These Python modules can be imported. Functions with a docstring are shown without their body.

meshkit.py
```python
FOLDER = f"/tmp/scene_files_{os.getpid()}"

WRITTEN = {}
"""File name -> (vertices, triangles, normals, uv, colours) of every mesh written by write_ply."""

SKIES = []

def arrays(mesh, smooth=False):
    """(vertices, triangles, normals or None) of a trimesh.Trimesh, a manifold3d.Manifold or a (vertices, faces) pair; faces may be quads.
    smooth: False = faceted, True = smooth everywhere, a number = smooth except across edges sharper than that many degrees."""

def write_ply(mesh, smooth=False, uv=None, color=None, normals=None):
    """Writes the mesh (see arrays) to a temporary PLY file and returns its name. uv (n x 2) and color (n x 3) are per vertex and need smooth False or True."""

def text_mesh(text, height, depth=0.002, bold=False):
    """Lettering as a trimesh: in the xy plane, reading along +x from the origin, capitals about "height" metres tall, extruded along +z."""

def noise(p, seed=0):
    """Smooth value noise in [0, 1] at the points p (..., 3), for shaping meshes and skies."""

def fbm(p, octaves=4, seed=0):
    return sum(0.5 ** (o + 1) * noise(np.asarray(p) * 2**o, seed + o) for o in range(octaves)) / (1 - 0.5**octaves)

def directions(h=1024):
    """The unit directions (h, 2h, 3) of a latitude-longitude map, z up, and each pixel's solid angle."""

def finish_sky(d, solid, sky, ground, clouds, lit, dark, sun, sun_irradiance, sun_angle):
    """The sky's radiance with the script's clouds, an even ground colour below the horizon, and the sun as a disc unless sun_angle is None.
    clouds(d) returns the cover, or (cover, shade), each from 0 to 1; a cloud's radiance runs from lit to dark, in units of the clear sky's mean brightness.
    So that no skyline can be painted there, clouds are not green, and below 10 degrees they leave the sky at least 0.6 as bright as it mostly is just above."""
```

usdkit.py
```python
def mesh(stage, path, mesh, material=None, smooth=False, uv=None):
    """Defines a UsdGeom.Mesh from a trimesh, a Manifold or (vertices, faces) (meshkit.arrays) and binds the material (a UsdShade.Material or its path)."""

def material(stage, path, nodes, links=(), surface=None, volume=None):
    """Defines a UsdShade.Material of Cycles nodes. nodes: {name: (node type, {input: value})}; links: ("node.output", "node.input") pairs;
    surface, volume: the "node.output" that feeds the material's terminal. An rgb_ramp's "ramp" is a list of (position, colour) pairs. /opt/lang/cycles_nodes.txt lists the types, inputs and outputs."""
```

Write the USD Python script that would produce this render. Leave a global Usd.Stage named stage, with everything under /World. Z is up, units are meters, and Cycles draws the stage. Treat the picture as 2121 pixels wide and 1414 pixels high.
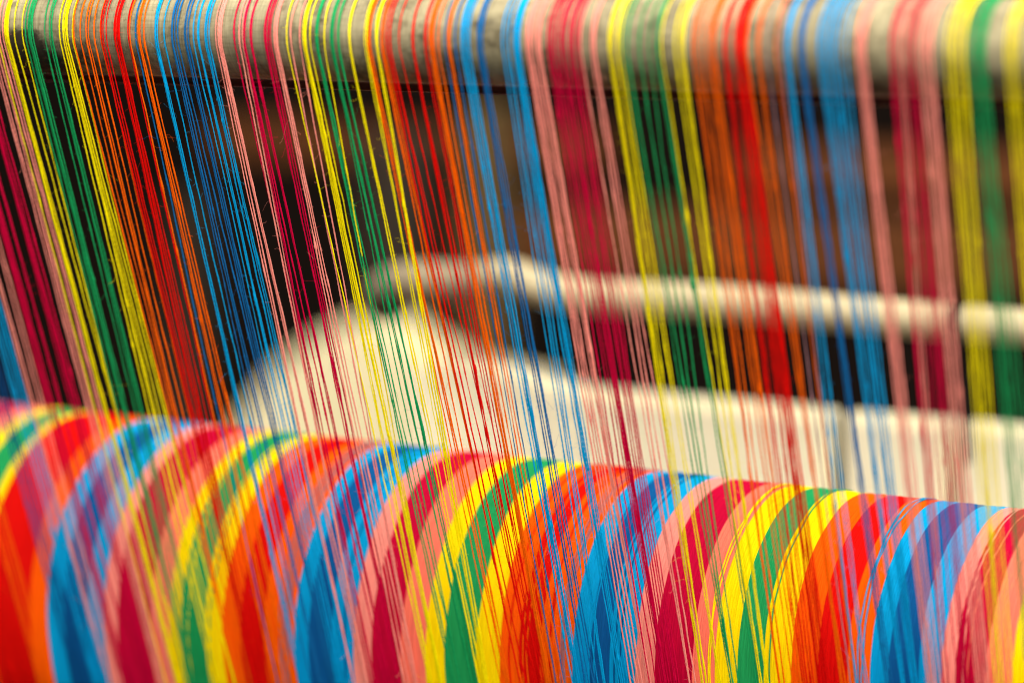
import math
import numpy as np
import trimesh
from shapely.geometry import Polygon
from pxr import Usd, UsdGeom, UsdLux, UsdShade, Gf, Sdf, Vt
import usdkit, meshkit

stage = Usd.Stage.CreateInMemory()
UsdGeom.SetStageUpAxis(stage, UsdGeom.Tokens.z)
UsdGeom.SetStageMetersPerUnit(stage, 1.0)
UsdGeom.Xform.Define(stage, '/World')
RNG = np.random.default_rng(7)

# ------------------------------------------------------------------ camera
YAW, PITCH, ROLL, FPX = -0.48667, 0.09626, 0.00553, 10074.3
CAM_Z = 1.0
fw = np.array([math.sin(YAW) * math.cos(PITCH), math.cos(YAW) * math.cos(PITCH), -math.sin(PITCH)])
rt = np.cross(fw, [0, 0, 1.0]); rt /= np.linalg.norm(rt); up = np.cross(rt, fw)
rt, up = rt * math.cos(ROLL) + up * math.sin(ROLL), -rt * math.sin(ROLL) + up * math.cos(ROLL)
cam = UsdGeom.Camera.Define(stage, '/World/camera')
cam.CreateHorizontalApertureAttr(36.0)
cam.CreateVerticalApertureAttr(24.0)
cam.CreateFocalLengthAttr(36.0 * FPX / 2121)
cam.CreateFStopAttr(4.7)
cam.CreateFocusDistanceAttr(1.434)
cam.CreateClippingRangeAttr(Gf.Vec2f(0.05, 100))
cam.CreateExposureAttr(0.0)
M = Gf.Matrix4d(*rt, 0, *up, 0, *(-fw), 0, 0, 0, CAM_Z, 1)
UsdGeom.Xformable(cam).AddTransformOp().Set(M)

# ------------------------------------------------------------------ workshop ceiling lamp plus added fill lights (no sky, no sun)
def lamp(name, pos, target, w, h, power, col):
    l = UsdLux.RectLight.Define(stage, '/World/' + name)
    l.CreateWidthAttr(w); l.CreateHeightAttr(h); l.CreateIntensityAttr(power); l.CreateColorAttr(Gf.Vec3f(*col)); l.CreateNormalizeAttr(True)
    d = np.array(target, float) - pos; d /= np.linalg.norm(d)
    z = -d; x = np.cross([0, 0, 1.0] if abs(z[2]) < .95 else [0, 1.0, 0], z); x /= np.linalg.norm(x); y = np.cross(z, x)
    UsdGeom.Xformable(l).AddTransformOp().Set(Gf.Matrix4d(*x, 0, *y, 0, *z, 0, *map(float, pos), 1))
CENTRE = (-0.67, 1.30, 0.85)
lamp('ceiling_lamp', (-0.55, 0.75, 2.35), CENTRE, 2.2, 1.6, 34.0, (1.0, 0.93, 0.81))
lamp('front_fill', (0.35, -0.7, 1.7), CENTRE, 1.6, 1.4, 9.0, (1.0, 0.94, 0.84))  # unseen fill added from the front, standing in for ambient bounce
lamp('side_fill', (1.1, 0.85, 1.55), (-0.7, 1.5, 0.8), 0.9, 0.9, 7.0, (1.0, 0.94, 0.82))  # unseen light added at the right to brighten the cover panels

# ------------------------------------------------------------------ helpers
USED = {}
def path_for(name, parent=None):
    base = (str(parent.GetPath()) if parent else '/World') + '/' + name
    n = USED.get(base, 0); USED[base] = n + 1
    return base if n == 0 else '%s_%03d' % (base, n)
def tag(p, label=None, cat=None, group=None, kind=None):
    for k, v in (('label', label), ('category', cat), ('group', group), ('kind', kind)):
        if v: p.SetCustomDataByKey(k, v)
    return p
def obj(name, mesh, mat, parent=None, smooth=False):
    return usdkit.mesh(stage, path_for(name, parent), mesh, mat, smooth=smooth).GetPrim()
def thing(name, label, cat, group=None):
    return tag(UsdGeom.Xform.Define(stage, path_for(name)).GetPrim(), label, cat, group)
def raw(name, v, f, mat, parent=None):
    return obj(name, (v, f), mat, parent, True)
def lin(c):
    c = np.array(c, float) / 255
    return tuple(np.where(c < .04045, c / 12.92, ((c + .055) / 1.055) ** 2.4))
def box(x0, x1, y0, y1, z0, z1, r=0.0):
    if r <= 0:
        b = trimesh.creation.box((x1 - x0, y1 - y0, z1 - z0)); b.apply_translation(((x0 + x1) / 2, (y0 + y1) / 2, (z0 + z1) / 2)); return b
    import manifold3d as m3
    s = m3.Manifold.sphere(r, 12)
    return m3.Manifold.batch_hull([s.translate((x, y, z)) for x in (x0 + r, x1 - r) for y in (y0 + r, y1 - r) for z in (z0 + r, z1 - r)])
def tube(P, R, sides=12):
    P = np.asarray(P, float); n = len(P); R = np.broadcast_to(R, (n,))
    T = np.gradient(P, axis=0); T /= np.linalg.norm(T, axis=1)[:, None]
    a = np.cross(T, [0, 1.0, 0.13]); a /= np.linalg.norm(a, axis=1)[:, None]; b = np.cross(T, a)
    ph = np.arange(sides) * 2 * np.pi / sides
    V = P[:, None] + R[:, None, None] * (np.cos(ph)[None, :, None] * a[:, None] + np.sin(ph)[None, :, None] * b[:, None])
    F = grid_faces(n, sides)
    return V.reshape(-1, 3), F
def grid_faces(n, m, wrap=True):
    i, j = np.meshgrid(np.arange(n - 1), np.arange(m if wrap else m - 1), indexing='ij')
    j2 = (j + 1) % m
    return np.stack([i * m + j, i * m + j2, (i + 1) * m + j2, (i + 1) * m + j], -1).reshape(-1, 4)

# ------------------------------------------------------------------ materials
LOOK = '/World/Looks/'
def yarn_mat(name, rgb, var=0.22, along=(900, 900, 900)):
    c = lin(rgb)
    lo, hi = tuple(x * (1 - var) for x in c), tuple(min(1, x * (1 + var * .6)) for x in c)
    return usdkit.material(stage, LOOK + name, {
        'g': ('geometry', {}), 'm': ('mapping', {'mapping_type': 'point', 'scale': along}),
        'n': ('noise_texture', {'scale': 1.0, 'detail': 3.0, 'roughness': .65}),
        'r': ('rgb_ramp', {'ramp': [(0.25, lo), (0.55, c), (0.8, hi)]}),
        'b': ('bump', {'strength': .35, 'distance': .0002}),
        'p': ('principled_bsdf', {'roughness': .85, 'specular_ior_level': .08, 'diffuse_roughness': .4})},
        [('g.position', 'm.vector'), ('m.vector', 'n.vector'), ('n.fac', 'r.fac'), ('r.color', 'p.base_color'), ('n.fac', 'b.height'), ('b.normal', 'p.normal')], surface='p.BSDF')
def fixed(name, rgb, rough=.5, var=.15, scale=30., spec=.4, bump=0.0, dirt=None, stretch=(1, 1, 1)):
    c = lin(rgb); lo = tuple(x * (1 - var) for x in c); hi = tuple(min(1, x * (1 + var)) for x in c)
    return usdkit.material(stage, LOOK + name, {
        'g': ('geometry', {}), 'm': ('mapping', {'mapping_type': 'point', 'scale': stretch}),
        'n': ('noise_texture', {'scale': scale, 'detail': 6.0, 'roughness': .6}),
        'r': ('rgb_ramp', {'ramp': [(0.3, lo), (0.5, c), (0.7, hi)]}),
        'b': ('bump', {'strength': bump, 'distance': .001}),
        'p': ('principled_bsdf', {'roughness': rough, 'specular_ior_level': spec})},
        [('g.position', 'm.vector'), ('m.vector', 'n.vector'), ('n.fac', 'r.fac'), ('r.color', 'p.base_color'), ('n.fac', 'b.height'), ('b.normal', 'p.normal')], surface='p.BSDF')
RGB = {'yellow': (240, 214, 0), 'orange': (246, 92, 0), 'red': (208, 8, 4), 'sky': (0, 158, 220), 'navy': (8, 84, 150), 'blue': (20, 100, 172),
       'pink': (240, 138, 130), 'salmon': (242, 116, 96), 'crimson': (186, 0, 54), 'green': (22, 146, 84), 'mauve': (176, 128, 138)}
WORD = {'yellow': 'yellow', 'orange': 'orange', 'red': 'red', 'sky': 'light blue', 'navy': 'dark blue', 'blue': 'mid blue', 'pink': 'pink', 'salmon': 'salmon pink', 'crimson': 'crimson', 'green': 'green', 'mauve': 'mauve'}
SPUN = {**RGB, 'yellow': (255, 238, 2), 'blue': (16, 108, 176), 'pink': (255, 156, 144), 'crimson': (214, 0, 66), 'red': (232, 8, 4), 'orange': (255, 106, 0), 'green': (24, 162, 94), 'sky': (0, 166, 230)}
THREAD = {k: yarn_mat('thread_' + k, [x * .98 for x in v], .15) for k, v in SPUN.items()}
LAID = {'yellow': (255, 226, 0), 'orange': (252, 98, 0), 'red': (222, 10, 4), 'sky': (0, 164, 224), 'navy': (10, 92, 160), 'pink': (252, 154, 142), 'salmon': (252, 128, 106), 'crimson': (198, 2, 58), 'green': (34, 160, 92)}
WOUND = {k: yarn_mat('wound_' + k, v, .2, (2600, 60, 60)) for k, v in LAID.items()}
CREAM = fixed('cream_paint', (243, 236, 206), .55, .05, 14, .3, .05)
RAIL_PAINT = fixed('worn_cream_paint', (184, 173, 140), .6, .12, 25, .25, .05)
DARK_WALL = fixed('dark_wall', (22, 14, 10), .9, .4, 3, .1)
GREY = fixed('grey_metal', (44, 35, 27), .6, .3, 12, .3)
WOOD = fixed('brown_wood', (84, 45, 16), .7, .45, 9, .2, .2, stretch=(1, 1, 9))
PALE = fixed('pale_wood', (98, 78, 48), .7, .25, 12, .2, .1, stretch=(9, 9, 1))
BLACK = fixed('black_iron', (24, 20, 18), .7, .3, 20, .2)
REDWOOD = fixed('red_brown_wood', (66, 32, 22), .5, .4, 60, .4, .2, stretch=(.15, 1, 1))
STEEL = fixed('shaft_steel', (120, 116, 108), .35, .2, 40, .5)

# ------------------------------------------------------------------ geometry of the loom: u counts repeats of the stripes along the beam
W, X0 = 0.1, -8.00912
YT, ZT, RT = 12.28043, -0.47111, 0.13943
YB, ZB, RB, DY, DZ, DR = 13.29206, -2.33893, 0.50619, -0.03902, 0.01263, -0.03779
def world(p):
    return np.asarray(p, float) * W + [0, 0, CAM_Z]
def beam(u):
    u = np.asarray(u, float) - 1.5
    return YB + DY * u, ZB + DZ * u, RB + DR * u
def tangent(ut, ub):
    yb, zb, rb = (float(v) for v in beam(ub))
    def one(rb):
        d = np.array([YT - yb, ZT - zb]); L = np.hypot(*d); e = d / L; n = np.array([-e[1], e[0]])
        s = (rb - RT) / L
        return n * math.sqrt(1 - s * s) + e * s
    nn = one(rb)
    a0 = math.atan2(nn[1], -nn[0])
    return a0, yb, zb, rb

# ------------------------------------------------------------------ warp beam with its wound yarn
BANDS = [
    ('orange', [(-0.8419, -0.6545), (-0.8252, -0.6408), (-0.8154, -0.6226)]),
    ('red', [(-0.7767, -0.5785), (-0.7569, -0.5635), (-0.7461, -0.5571), (-0.7305, -0.5388), (-0.7178, -0.5249), (-0.7011, -0.5062), (-0.6880, -0.4929)]),
    ('orange', [(-0.6619, -0.4729), (-0.6481, -0.4596), (-0.6296, -0.4369), (-0.6155, -0.4241)]),
    ('navy', [(-0.5271, -0.3388), (-0.5164, -0.3277), (-0.5065, -0.3124), (-0.4950, -0.3054), (-0.4843, -0.2943), (-0.4737, -0.2832)]),
    ('sky', [(-0.4559, -0.2647), (-0.4471, -0.2555), (-0.4407, -0.2440), (-0.4336, -0.2366), (-0.4273, -0.2252), (-0.4210, -0.2137)]),
    ('pink', [(-0.3995, -0.2156), (-0.3889, -0.2046), (-0.3634, -0.1829), (-0.3493, -0.1682)]),
    ('crimson', [(-0.3301, -0.1580), (-0.3256, -0.1484), (-0.3203, -0.1429), (-0.3151, -0.1374), (-0.3098, -0.1319), (-0.2920, -0.1037), (-0.2874, -0.0941), (-0.2534, -0.0635), (-0.2489, -0.0539), (-0.2444, -0.0444), (-0.2374, -0.0371), (-0.2219, -0.0306)]),
    ('pink', [(-0.1909, -0.0177), (-0.1810, -0.0097), (-0.1710, -0.0017), (-0.1623, 0.0073), (-0.1506, 0.0340), (-0.1394, 0.0408)]),
    ('yellow', [(-0.1571, 0.0128)]),
    ('yellow', [(-0.1315, 0.0539), (-0.1263, 0.0593), (-0.1210, 0.0648), (-0.0975, 0.0941), (-0.0683, 0.0813)]),
    ('green', [(-0.0590, 0.0863), (-0.0483, 0.1070), (-0.0431, 0.1124), (-0.0380, 0.1178), (-0.0335, 0.1273), (0.0095, 0.1387), (0.0275, 0.1526), (0.0319, 0.1621), (0.0363, 0.1715)]),
    ('yellow', [(0.0635, 0.1903), (0.0765, 0.2087), (0.0809, 0.2181), (0.0832, 0.2395), (0.0882, 0.2685), (0.1089, 0.2663)]),
    ('orange', [(0.1126, 0.2797), (0.1342, 0.2833), (0.1573, 0.2788), (0.1641, 0.2860), (0.1845, 0.3073), (0.2050, 0.3286)]),
    ('red', [(0.2086, 0.3420), (0.2154, 0.3491), (0.2270, 0.3517), (0.2547, 0.3428), (0.2591, 0.3521), (0.2641, 0.3574), (0.2685, 0.3668), (0.2725, 0.3898)]),
    ('red', [(0.3023, 0.4021)]),
    ('orange', [(0.3084, 0.4132), (0.3384, 0.4352), (0.3421, 0.4485), (0.3430, 0.4777), (0.3562, 0.4820)]),
    ('blue', [(0.3283, 0.4246)]),
    ('sky', [(0.3942, 0.5030), (0.3992, 0.5083), (0.4036, 0.5175), (0.4271, 0.5421)]),
    ('blue', [(0.4539, 0.5467), (0.4565, 0.5775), (0.4632, 0.5845), (0.4735, 0.6280), (0.4966, 0.6194), (0.5032, 0.6264), (0.5099, 0.6334)]),
    ('sky', [(0.5286, 0.6389), (0.5435, 0.6546), (0.5462, 0.6620), (0.5681, 0.6710), (0.5744, 0.6915), (0.5810, 0.6985)]),
    ('pink', [(0.6043, 0.6995), (0.6139, 0.7003), (0.6175, 0.7366), (0.6218, 0.7457)]),
    ('pink', [(0.6838, 0.7457), (0.6950, 0.7482)]),
    ('crimson', [(0.6667, 0.7788), (0.7009, 0.7591), (0.7029, 0.7704), (0.7019, 0.8111), (0.7213, 0.8221), (0.7239, 0.8295), (0.7708, 0.8601), (0.7741, 0.8635), (0.7813, 0.8664), (0.7905, 0.8807)]),
    ('pink', [(0.8038, 0.8808), (0.8091, 0.8956), (0.8114, 0.9164), (0.8579, 0.9238), (0.8868, 0.9219)]),
    ('yellow', [(0.8447, 0.9697), (0.8995, 0.9720), (0.9044, 0.9771), (0.9054, 1.0057), (0.9080, 1.0130), (0.9213, 1.0132), (0.9690, 0.9991)]),
    ('green', [(0.9421, 1.0487), (0.9463, 1.0577), (0.9486, 1.0784), (0.9921, 1.0782), (0.9912, 1.1185), (0.9983, 1.1213), (1.0128, 1.1365), (1.0177, 1.1416)]),
    ('yellow', [(1.0510, 1.1445), (1.0546, 1.1574), (1.1041, 1.1638), (1.1105, 1.1705), (1.1416, 1.1623), (1.1458, 1.1712)]),
    ('orange', [(1.1123, 1.2179), (1.1146, 1.2385), (1.1194, 1.2435), (1.1579, 1.2475), (1.1587, 1.2892), (1.1657, 1.2920)]),
    ('red', [(1.1777, 1.2865), (1.1877, 1.3059), (1.1869, 1.3459), (1.2158, 1.3626), (1.2579, 1.3298), (1.2626, 1.3348), (1.2619, 1.3747), (1.2989, 1.3502), (1.3040, 1.3646)]),
    ('orange', [(1.3150, 1.3762), (1.3198, 1.3812), (1.3245, 1.3862), (1.3292, 1.3911), (1.3440, 1.4021), (1.3753, 1.4125), (1.3798, 1.4307)]),
    ('blue', [(1.3652, 1.4065), (1.3978, 1.4318)]),
    ('sky', [(1.4186, 1.4626), (1.4243, 1.4730), (1.4305, 1.4796), (1.4374, 1.4823), (1.4436, 1.4889)]),
    ('blue', [(1.4704, 1.5036), (1.4755, 1.5179), (1.4805, 1.5321), (1.4868, 1.5387)]),
    ('sky', [(1.5487, 1.5459), (1.5621, 1.5645), (1.5705, 1.5688), (1.5882, 1.5697), (1.5866, 1.6169), (1.5906, 1.6256), (1.5953, 1.6305), (1.5993, 1.6392), (1.6034, 1.6479)]),
    ('pink', [(1.6277, 1.6576), (1.6316, 1.6723), (1.6366, 1.6852), (1.6404, 1.6992), (1.6493, 1.7146), (1.6592, 1.7152), (1.6660, 1.7202), (1.6722, 1.7258)]),
    ('crimson', [(1.6948, 1.7208), (1.7029, 1.7434), (1.7092, 1.7615), (1.7182, 1.7670), (1.7243, 1.7729), (1.7353, 1.7742), (1.7407, 1.7766), (1.7504, 1.7773), (1.7628, 1.7845), (1.7704, 1.7936), (1.7739, 1.8053), (1.7836, 1.8100), (1.7916, 1.8200)]),
    ('pink', [(1.8000, 1.8547), (1.8319, 1.8530), (1.8394, 1.8741), (1.8446, 1.9104)]),
    ('yellow', [(1.8858, 1.8922), (1.8918, 1.8986), (1.8973, 1.9088), (1.9152, 1.9057), (1.9137, 1.9523), (1.9269, 1.9575)]),
    ('green', [(1.9307, 1.9920), (1.9469, 2.0003), (1.9819, 1.9979), (2.0112, 2.0112), (2.0334, 2.0739), (2.0388, 2.0840)]),
    ('yellow', [(2.0524, 2.0852), (2.0931, 2.0890), (2.1116, 2.1041), (2.1176, 2.1104)]),
    ('orange', [(2.1461, 2.1440), (2.1558, 2.1464), (2.1731, 2.1608), (2.1928, 2.1868), (2.1983, 2.2046), (2.2071, 2.2178), (2.2149, 2.2165)]),
    ('red', [(2.2407, 2.2199), (2.2446, 2.2293), (2.2529, 2.2352), (2.2772, 2.2450), (2.2805, 2.2547), (2.2871, 2.2691), (2.2871, 2.2740), (2.2943, 2.2822), (2.2994, 2.2897), (2.3010, 2.2962), (2.3059, 2.3041), (2.3066, 2.3079)]),
    ('orange', [(2.3105, 2.3612), (2.3430, 2.3440), (2.3504, 2.3517), (2.3993, 2.3862)]),
    ('mauve', [(2.3724, 2.3749), (2.4139, 2.3888)]),
    ('sky', [(2.4305, 2.3893), (2.4348, 2.4195), (2.4402, 2.4294)]),
    ('blue', [(2.4698, 2.4889), (2.4742, 2.4957), (2.4793, 2.5004), (2.4830, 2.5088)]),
    ('sky', [(2.5256, 2.5364), (2.5324, 2.5389), (2.5434, 2.5410), (2.5501, 2.5449), (2.5592, 2.5696), (2.5698, 2.5716), (2.5776, 2.5753), (2.5912, 2.5798), (2.6120, 2.5825)]),
    ('pink', [(2.6417, 2.6136), (2.6483, 2.6230), (2.6562, 2.6285), (2.6566, 2.6343), (2.6643, 2.6457), (2.6672, 2.6576)]),
    ('crimson', [(2.7409, 2.6604), (2.7454, 2.6628), (2.7570, 2.6746), (2.7774, 2.7070), (2.7898, 2.7255), (2.8027, 2.7288), (2.8074, 2.7383), (2.8083, 2.7541)]),
    ('pink', [(2.7659, 2.6597), (2.7773, 2.6717)]),
    ('pink', [(2.8260, 2.7640), (2.8272, 2.7690), (2.8360, 2.7768), (2.8489, 2.7894), (2.8609, 2.7973), (2.8593, 2.8039)]),
    ('yellow', [(2.9027, 2.8203), (2.9199, 2.8309), (2.9268, 2.8384), (2.9387, 2.8455), (2.9532, 2.8619), (2.9584, 2.8770)]),
    ('green', [(2.9720, 2.9208), (2.9820, 2.9286), (2.9892, 2.9369), (3.0004, 2.9432), (3.0031, 2.9548), (3.0112, 2.9763), (3.0177, 3.0101)]),
    ('yellow', [(3.0766, 3.0059), (3.0877, 3.0177), (3.0997, 3.0222), (3.1108, 3.0339)]),
]
STRIPES = [('red', -0.5920), ('orange', -0.4806), ('sky', -0.4198), ('navy', -0.3555), ('sky', -0.2732), ('pink', -0.2041), ('crimson', -0.1498), ('salmon', -0.0292), ('yellow', 0.0424), ('green', 0.0887), ('yellow', 0.1756), ('orange', 0.2426), ('red', 0.3041), ('orange', 0.3914), ('sky', 0.4921), ('navy', 0.5508), ('sky', 0.6281), ('pink', 0.7017), ('crimson', 0.7680), ('salmon', 0.8729), ('yellow', 0.9636), ('green', 1.0254), ('yellow', 1.1284), ('orange', 1.2044), ('red', 1.2717), ('orange', 1.3502), ('sky', 1.4558), ('navy', 1.5123), ('sky', 1.5766), ('pink', 1.6582), ('crimson', 1.7267), ('salmon', 1.8547), ('yellow', 1.9222), ('green', 1.9957), ('yellow', 2.0826), ('orange', 2.1722), ('red', 2.2550), ('orange', 2.3466), ('sky', 2.4224), ('navy', 2.4782), ('sky', 2.5727), ('pink', 2.6369), ('crimson', 2.6845), ('salmon', 2.7821), ('yellow', 2.8673)]

order = STRIPES[:]
shape0 = STRIPES[1:13]
for k in (1, 2):                             # the stripes further left, hidden below by the frame's edge
    order = [(c, u - k * (STRIPES[13][1] - STRIPES[1][1]) ) for c, u in shape0] + (order if k > 1 else order[1:])
tail = [(c, u + 3 * .9617) for c, u in STRIPES if .0424 < u < 0.78]
order = order + [(c, u) for c, u in tail if u > order[-1][1] + .02]
order = [(c, {-.5679: -.66, -.6296: -.74, -.6966: -.79}.get(round(u, 4), u)) for c, u in order]
END = order[-1][1] + .09
PITCH_U = 0.0072
edges = [u for _, u in order] + [END]
beam_thing = thing('warp_beam', 'warp beam wound with rainbow stripes of yarn along the bottom', 'warp beam')
U0, U1 = edges[0], edges[-1]
ny = int((U1 - U0) / PITCH_U)
yu = U0 + (np.arange(ny) + .5) * PITCH_U
col = np.clip(np.searchsorted(edges, yu + RNG.normal(0, .0028, ny), 'right') - 1, 0, len(order) - 1)
# some red yarns strayed into the orange of each repeat and some pink into the salmon, as they were warped
NT = 96
TH = np.linspace(math.radians(-75), math.radians(205), NT)
drift1 = RNG.uniform(0, 6.28, 3)
prof = np.array([-.5, -.3, 0, .3, .5]); bump_h = np.array([-.48, .08, .34, .08, -.48])
height = RNG.normal(0, .0005, ny); wob = RNG.uniform(0, 6.28, (ny, 3))
def wound(idx):
    V, F, o = [], [], 0
    gf = grid_faces(NT, 5, False)
    for i in idx:
        t = TH
        mean = .011 * np.sin(1.7 * t + yu[i] * 1.3 + drift1[0]) + .006 * np.sin(4.1 * t + yu[i] * 2.3 + drift1[1])
        own = .0014 * np.sin(5 * t + wob[i, 0]) + .0007 * np.sin(13 * t + wob[i, 1])
        u = yu[i] + mean * 0.35 + own
        uu = u[:, None] + prof[None] * PITCH_U * 1.5
        yb, zb, rb = beam(uu)
        r = rb + height[i] + .0005 * np.sin(7 * t + wob[i, 2])[:, None] + bump_h[None] * PITCH_U * .62
        P = np.stack([uu + X0, yb - r * np.cos(t)[:, None], zb + r * np.sin(t)[:, None]], -1)
        V.append(world(P.reshape(-1, 3))); F.append(gf + o); o += 5 * NT
    return np.vstack(V), np.vstack(F)
seen = {}
for k, (c, u) in enumerate(order):
    idx = np.nonzero(col == k)[0]
    if len(idx) == 0: continue
    v, f = wound(idx)
    p = raw('yarn_stripe', v, f[:, ::-1], WOUND[c], beam_thing)
    tag(p, '%s stripe of wound yarn' % WORD[c])
uc = np.linspace(U0 - .3, U1 + .3, 40); tc = np.linspace(0, 2 * np.pi, 49)[:-1]
yb, zb, rb = beam(uc)
core = np.stack([np.repeat(uc[:, None], 48, 1) + X0, yb[:, None] - (rb[:, None] - .005) * np.cos(tc), zb[:, None] + (rb[:, None] - .005) * np.sin(tc)], -1)
raw('beam_core', world(core.reshape(-1, 3)), grid_faces(40, 48)[:, ::-1], WOOD, beam_thing)
# loose strands lying across the wound surface: (colour, u at the front, u at the top)
LOOSE = [('mauve', .445, .452), ('mauve', .452, .462), ('mauve', .459, .473), ('mauve', .437, .44), ('mauve', .468, .482), ('mauve', 1.405, 1.43), ('mauve', 1.42, 1.437), ('mauve', 1.43, 1.41),
         ('sky', 2.395, 2.372), ('sky', 2.405, 2.385), ('green', 2.105, 2.097), ('yellow', 1.905, 1.915), ('yellow', 1.898, 1.908),
         ('red', 1.235, 1.25), ('red', 1.375, 1.38), ('red', 1.39, 1.37), ('orange', 1.29, 1.282), ('orange', 1.30, 1.31), ('pink', 2.72, 2.7), ('salmon', 2.715, 2.735), ('sky', 1.53, 1.52), ('navy', 1.60, 1.59), ('navy', 1.615, 1.61), ('navy', .675, .66), ('yellow', .12, .10), ('green', .185, .19)]
for c, ua, ub_ in LOOSE:
    t = np.linspace(math.radians(-60), math.radians(150), 80); s = (t - t[0]) / (t[-1] - t[0])
    u = ua + (ub_ - ua) * s * 1.6 + .003 * np.sin(6 * t + RNG.uniform(0, 6)) + .0012 * np.sin(17 * t + RNG.uniform(0, 6))
    yb, zb, rb = beam(u); r = rb + .0035 + .0006 * np.sin(9 * t)
    P = np.stack([u + X0, yb - r * np.cos(t), zb + r * np.sin(t)], -1)
    v, f = tube(world(P), .0022 * W, 6)
    tag(raw('loose_strand', v, f, THREAD[c], beam_thing), '%s loose strand over the wound yarn' % WORD[c])

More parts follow.
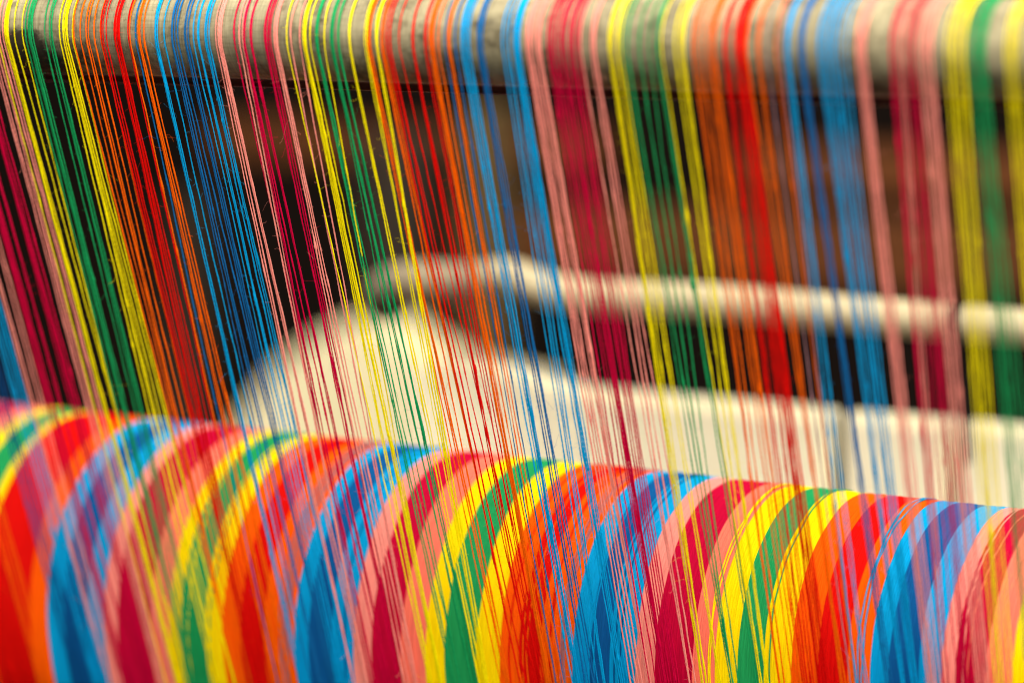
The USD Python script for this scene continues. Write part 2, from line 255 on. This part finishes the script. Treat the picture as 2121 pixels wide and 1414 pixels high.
# ------------------------------------------------------------------ top roller
ROLLER_MAT = usdkit.material(stage, LOOK + 'roller_cloth', {
    'g': ('geometry', {}), 's': ('separate_xyz', {}),
    'n1': ('noise_texture', {'scale': 60.0, 'detail': 8.0, 'roughness': .7}), 'r1': ('rgb_ramp', {'ramp': [(.30, lin((72, 66, 54))), (.45, lin((140, 132, 106))), (.7, lin((166, 158, 128)))]}),
    'm2': ('mapping', {'mapping_type': 'point', 'scale': (2200, 120, 120)}), 'n2': ('noise_texture', {'scale': 1.0, 'detail': 3.0}), 'r2': ('rgb_ramp', {'ramp': [(.3, (.62, .6, .57)), (.55, (1, 1, 1))]}),
    'm3': ('mapping', {'mapping_type': 'point', 'scale': (60, 1500, 1500)}), 'n3': ('noise_texture', {'scale': 1.0, 'detail': 2.0}), 'r3': ('rgb_ramp', {'ramp': [(.3, (.75, .74, .72)), (.55, (1, 1, 1))]}),
    'n4': ('noise_texture', {'scale': 45.0, 'detail': 7.0, 'roughness': .75}), 'r4': ('rgb_ramp', {'ramp': [(.36, (.24, .21, .19)), (.49, (1, 1, 1))]}),
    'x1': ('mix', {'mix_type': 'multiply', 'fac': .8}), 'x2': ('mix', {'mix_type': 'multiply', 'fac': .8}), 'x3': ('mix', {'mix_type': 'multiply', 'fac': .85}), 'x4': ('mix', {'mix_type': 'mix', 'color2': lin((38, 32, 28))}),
    # dark patch broken up by noise on the far end of the roller, low on its front
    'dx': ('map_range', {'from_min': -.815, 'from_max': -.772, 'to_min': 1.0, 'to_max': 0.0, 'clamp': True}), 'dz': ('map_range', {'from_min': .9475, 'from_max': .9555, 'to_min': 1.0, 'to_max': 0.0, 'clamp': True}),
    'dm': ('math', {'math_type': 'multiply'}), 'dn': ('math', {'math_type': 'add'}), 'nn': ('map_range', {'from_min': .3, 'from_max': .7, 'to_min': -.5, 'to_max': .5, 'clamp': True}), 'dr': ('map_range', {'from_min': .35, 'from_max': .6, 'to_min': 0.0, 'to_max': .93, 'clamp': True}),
    'b': ('bump', {'strength': .5, 'distance': .0003}), 'p': ('principled_bsdf', {'roughness': .9, 'specular_ior_level': .15})},
    [('g.position', 's.vector'), ('n1.fac', 'r1.fac'), ('g.position', 'n1.vector'), ('g.position', 'm2.vector'), ('m2.vector', 'n2.vector'), ('n2.fac', 'r2.fac'), ('g.position', 'm3.vector'), ('m3.vector', 'n3.vector'), ('n3.fac', 'r3.fac'),
     ('g.position', 'n4.vector'), ('n4.fac', 'r4.fac'), ('r1.color', 'x1.color1'), ('r2.color', 'x1.color2'), ('x1.color', 'x2.color1'), ('r3.color', 'x2.color2'), ('x2.color', 'x3.color1'), ('r4.color', 'x3.color2'), ('x3.color', 'x4.color1'),
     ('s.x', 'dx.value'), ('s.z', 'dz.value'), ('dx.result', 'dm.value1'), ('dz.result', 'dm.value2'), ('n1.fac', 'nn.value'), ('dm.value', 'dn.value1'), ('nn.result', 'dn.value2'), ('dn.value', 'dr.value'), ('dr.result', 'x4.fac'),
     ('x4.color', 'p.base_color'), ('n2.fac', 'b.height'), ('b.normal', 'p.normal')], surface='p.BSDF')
roller = thing('guide_roller', 'cloth covered khaki roller across the top that threads bend over', 'roller')
RR = RT - .0008
ul = np.linspace(-2.4, 4.4, 260); tr = np.linspace(0, 2 * np.pi, 73)[:-1]
uu, tt = np.meshgrid(ul, tr, indexing='ij')
rr = RR + .0035 * (meshkit.fbm(np.stack([uu * 3, np.cos(tt) * 2 + 9, np.sin(tt) * 2 + 9], -1), 3, 4) - .5)
P = np.stack([uu + X0, YT - rr * np.cos(tt), ZT + rr * np.sin(tt)], -1)
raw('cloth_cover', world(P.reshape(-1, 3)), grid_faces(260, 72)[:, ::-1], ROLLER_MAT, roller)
sh = trimesh.creation.cylinder(radius=.006, height=.80, sections=24); sh.apply_transform(trimesh.transformations.rotation_matrix(np.pi / 2, [0, 1, 0]))
c = world([1.0 + X0, YT, ZT]); sh.apply_translation(c); obj('shaft', sh, STEEL, roller, 30)
for u in (-2.4, 4.4):
    e = trimesh.creation.cylinder(radius=RR * W * .99, height=.004, sections=40); e.apply_transform(trimesh.transformations.rotation_matrix(np.pi / 2, [0, 1, 0])); e.apply_translation(world([u + X0, YT, ZT])); obj('end_cap', e, STEEL, roller, 30)
bar = thing('cross_bar', 'dark red brown wooden bar just below and behind the khaki roller', 'bar')
obj('bar_body', box(-1.06, -.36, 1.247, 1.268, .9365, .9465, .002), REDWOOD, bar, 40)
obj('bar_edge', box(-1.06, -.36, 1.2455, 1.2475, .9355, .9385, .0008), fixed('edge_wood', (70, 34, 27), .5, .3, 80, .4), bar, 40)

# ------------------------------------------------------------------ warp threads, each one a thing
ORD = ['first', 'second', 'third', 'fourth', 'fifth', 'sixth', 'seventh', 'eighth', 'ninth', 'tenth', 'eleventh', 'twelfth', 'thirteenth', 'fourteenth']
NUM = ['no', 'one', 'two', 'three', 'four', 'five', 'six', 'seven', 'eight', 'nine', 'ten', 'eleven', 'twelve', 'thirteen', 'fourteen']
DS, TWIST, SIDES = .0036, .0165, 6
def smooth_noise(s, wl, amp):
    k = np.arange(int(s[-1] / wl) + 3) * wl
    val = RNG.normal(0, amp, len(k))
    from scipy.interpolate import CubicSpline
    return CubicSpline(k, val)(s)
def make_thread(ut, ub, c, name, label, cat, group):
    a0, yb, zb, rb = tangent(ut, ub)
    lift_b, lift_t = .004 + RNG.uniform(0, .003), .0015 + RNG.uniform(0, .004)
    # path in the (y, z) plane with u varying along the free length
    pts = []
    for t in np.linspace(math.radians(-62), a0, 14)[:-1]:
        pts.append((ub, yb - (rb + lift_b) * math.cos(t), zb + (rb + lift_b) * math.sin(t)))
    A = np.array([ub, yb - (rb + lift_b) * math.cos(a0), zb + (rb + lift_b) * math.sin(a0)])
    B = np.array([ut, YT - (RT + lift_t) * math.cos(a0), ZT + (RT + lift_t) * math.sin(a0)])
    pts += [A + (B - A) * s for s in np.linspace(0, 1, 30)]
    for t in np.linspace(a0, math.radians(92), 14)[1:]:
        pts.append((ut, YT - (RT + lift_t) * math.cos(t), ZT + (RT + lift_t) * math.sin(t)))
    pts = np.array(pts); seg = np.r_[0, np.cumsum(np.linalg.norm(np.diff(pts, axis=0), axis=1))]
    s = np.arange(0, seg[-1], DS); n = len(s)
    P = np.stack([np.interp(s, seg, pts[:, k]) for k in range(3)], -1)
    P[:, 0] += X0
    T = np.gradient(P, axis=0); T /= np.linalg.norm(T, axis=1)[:, None]
    N1 = np.cross(T, np.cross([1.0, 0, 0], T)); N1 /= np.linalg.norm(N1, axis=1)[:, None]; N2 = np.cross(T, N1)
    free = np.clip(np.minimum(s - seg[13], seg[42] - s) / .25, 0, 1)
    P += N1 * ((smooth_noise(s, .35, .0011) * free + smooth_noise(s, .06, .0005))[:, None]) + N2 * ((smooth_noise(s, .4, .001) * free)[:, None])
    r = .0019 * RNG.uniform(.86, 1.16) * (1 + np.clip(smooth_noise(s, .045, .13), -.3, .4) + np.clip(smooth_noise(s, .4, .08), -.2, .25))
    for q in range(RNG.poisson(2.0)):                                     # slubs
        s0, wd, h = RNG.uniform(seg[13], seg[42]), RNG.uniform(.008, .03), RNG.uniform(.3, .8)
        r = r * (1 + h * np.exp(-((s - s0) / wd) ** 2))
    ph = np.arange(SIDES) * 2 * np.pi / SIDES
    psi = np.pi * s / TWIST + RNG.uniform(0, 6)
    rad = r[:, None] * (1 + .27 * np.cos(2 * (ph[None] - psi[:, None])))
    V = P[:, None] + rad[..., None] * (np.cos(ph)[None, :, None] * N1[:, None] + np.sin(ph)[None, :, None] * N2[:, None])
    Vs, Fs = [V.reshape(-1, 3)], [grid_faces(n, SIDES)[:, ::-1]]
    tail = np.array([P[-1], P[-1] + [0, .6, .02], P[-1] + [0, 2.6, .05]])       # back towards the shafts
    v, f = tube(tail, .002, SIDES); Fs.append(f + len(Vs[0])); Vs.append(v); o = len(Vs[0]) + len(v)
    for q in range(RNG.poisson(18)):                                      # short fibres standing off the yarn
        k = RNG.integers(int(n * .12), int(n * .97)); L = RNG.gamma(2.2, .0062); ang = RNG.uniform(0, 2 * np.pi)
        d = N1[k] * math.cos(ang) + N2[k] * math.sin(ang); e = T[k] * RNG.normal(0, .9)
        w = np.linspace(0, 1, 6)[:, None]; curl = RNG.normal(0, .5, 3)
        H = P[k] + r[k] * d * .6 + L * (w * (d + e * .7) + w * w * curl * .8 + .18 * np.sin(w * RNG.uniform(3, 9) + RNG.uniform(0, 6)) * e)
        v, f = tube(H, .00024, 3); Vs.append(v); Fs.append(f + o); o += len(v)
    p = raw(name, world(np.vstack(Vs)), np.vstack(Fs), THREAD[c])
    tag(p, label, cat, group)
count = {}
for c, ts in BANDS:
    count[c] = count.get(c, 0) + 1
    nth, w, n = ORD[count[c] - 1] , WORD[c], len(ts)
    ts = sorted(ts, key=lambda t: t[1])
    for i, (ut, ub) in enumerate(ts):
        if n == 1: label = 'lone %s warp thread forming the %s %s band from the left' % (w, nth, w)
        elif i == 0: label = 'leftmost of %s %s warp threads in the %s %s band from left' % (NUM[n], w, nth, w)
        elif i == n - 1: label = 'rightmost of %s %s warp threads in the %s %s band from left' % (NUM[n], w, nth, w)
        else: label = '%s of %s %s warp threads, counted rightwards, in the %s %s band' % (ORD[i], NUM[n], w, nth, w)
        make_thread(ut, ub, c, 'warp_thread', label, 'thread', 'warp threads of the %s %s band' % (nth, w))

# ------------------------------------------------------------------ the machine behind, out of focus
def prism(poly, y0, y1, bev=.004):
    """poly in (x, z), extruded from y0 to y1 with a softened front edge"""
    pg = Polygon(poly).buffer(-.002).buffer(.002)
    parts = []
    for inset, a, b in ((bev, y0, y0 + bev * .35), (bev * .45, y0 + bev * .35, y0 + bev), (0, y0 + bev, y1)):
        m = trimesh.creation.extrude_polygon(pg.buffer(-inset), b - a, engine='earcut')
        v = m.vertices; m.vertices = np.stack([v[:, 0], a + v[:, 2], v[:, 1]], -1); m.invert(); parts.append(m)
    return trimesh.util.concatenate(parts)
cover = thing('machine_cover', 'cream painted metal machine cover standing behind the warp beam', 'machine cover')
ZL = .70
top = [(-.858, .8205), (-.8465, .8235), (-.839, .8248), (-.826, .8238), (-.813, .8215), (-.80, .8185), (-.787, .8160), (-.7484, .8148), (-.715, .8142), (-.6905, .8132)]
obj('cover_panel', prism([(-.858, ZL)] + top + [(-.6905, ZL)], 1.54, 1.552), CREAM, cover, 30)
obj('cover_panel', prism([(-.6855, ZL), (-.6855, .8132), (-.6455, .8128), (-.6455, ZL)], 1.541, 1.552), CREAM, cover, 30)
obj('cover_panel', prism([(-.6422, ZL), (-.6422, .8127), (-.56, .8110), (-.45, .808), (-.45, ZL)], 1.5405, 1.552), CREAM, cover, 30)
obj('backing_plate', box(-.86, -.45, 1.5545, 1.558, ZL, .8065), BLACK, cover)
side = thing('machine_side_casting', 'cream rounded casting at the left end of the machine cover', 'machine casting')
obj('casting_body', prism([(-1.2202, 0.5056), (-1.2169, 0.7169), (-1.2073, 0.7384), (-1.191, 0.7603), (-1.1691, 0.7765), (-1.153, 0.7849), (-1.1373, 0.7885), (-1.127, 0.7874), (-1.118, 0.782), (-1.1067, 0.7753), (-1.0899, 0.7685), (-1.0449, 0.7618), (-1.0449, 0.5056)], 2.0, 2.03, .004), fixed('casting_paint', (222, 211, 172), .65, .1, 14, .2, .05), side, 30)
rail = thing('machine_rail', 'cream painted round rail with a hump, above the machine cover', 'rail')
def spline(pts, n):
    from scipy.interpolate import CubicSpline
    pts = np.array(pts); s = np.r_[0, np.cumsum(np.linalg.norm(np.diff(pts, axis=0), axis=1))]
    return CubicSpline(s, pts)(np.linspace(0, s[-1], n))
v, f = tube(spline([(-.636, 1.52, .849), (-.69, 1.52, .8506), (-.739, 1.52, .8516), (-.7833, 1.52, .8522), (-.796, 1.52, .8545), (-.806, 1.522, .8570), (-.812, 1.523, .8566), (-.818, 1.525, .8552)], 70), .0063, 20); raw('rail_tube', v, f, RAIL_PAINT, rail)
v, f = tube(spline([(-.816, 1.524, .8556), (-.826, 1.527, .8535), (-.838, 1.531, .8525), (-.852, 1.536, .8515), (-.866, 1.545, .8485), (-.878, 1.56, .842)], 40), np.linspace(.0070, .0085, 40), 20); raw('rail_shaded_end', v, f, fixed('shaded_cream_paint', (150, 138, 116), .7, .25, 20, .2), rail)  # left run of the rail, its shade put into a greyer paint
v, f = tube(spline([(-.6305, 1.52, .8488), (-.58, 1.52, .8475), (-.50, 1.52, .845)], 20), .0063, 20); raw('rail_tube', v, f, RAIL_PAINT, rail)
v, f = tube([(-.637, 1.52, .849), (-.63, 1.52, .8488)], .0052, 16); raw('rail_joint', v, f, BLACK, rail)
v, f = tube([(-.6332, 1.53, .90), (-.6332, 1.53, .80)], .0012, 8); raw('rail_rod', v, f, BLACK, rail)

frame = thing('wooden_frame', 'blurred brown wooden frame boards in the dark behind the machine', 'frame')
obj('board', box(-1.22, -.72, 2.20, 2.25, .795, .829, .003), WOOD, frame, 30)
obj('board', box(-1.36, -1.13, 2.22, 2.26, .846, .866, .003), WOOD, frame, 30)
obj('board', box(-1.06, -.72, 2.24, 2.28, .838, .862, .003), WOOD, frame, 30)
post = thing('pale_post', 'blurred pale wooden post standing left of the dark gap', 'post')
obj('post_body', box(-1.171, -1.157, 2.16, 2.19, .70, .883, .002), PALE, post, 30)
col_ = thing('grey_column', 'blurred grey column behind the pink and green threads', 'column')
obj('column_body', box(-1.224, -1.190, 2.14, 2.18, .55, .866, .006), GREY, col_, 30)
gp = thing('grey_panel', 'dim grey upright strip behind the red threads at left', 'panel')
obj('strip', box(-1.372, -1.352, 2.20, 2.22, .66, .83, .002), GREY, gp, 30)
wall = obj('back_wall', box(-3.2, 1.2, 3.0, 3.1, -.6, 2.2), DARK_WALL); tag(wall, 'dark brown wall far behind the loom', 'wall')
tag(wall, kind='structure')
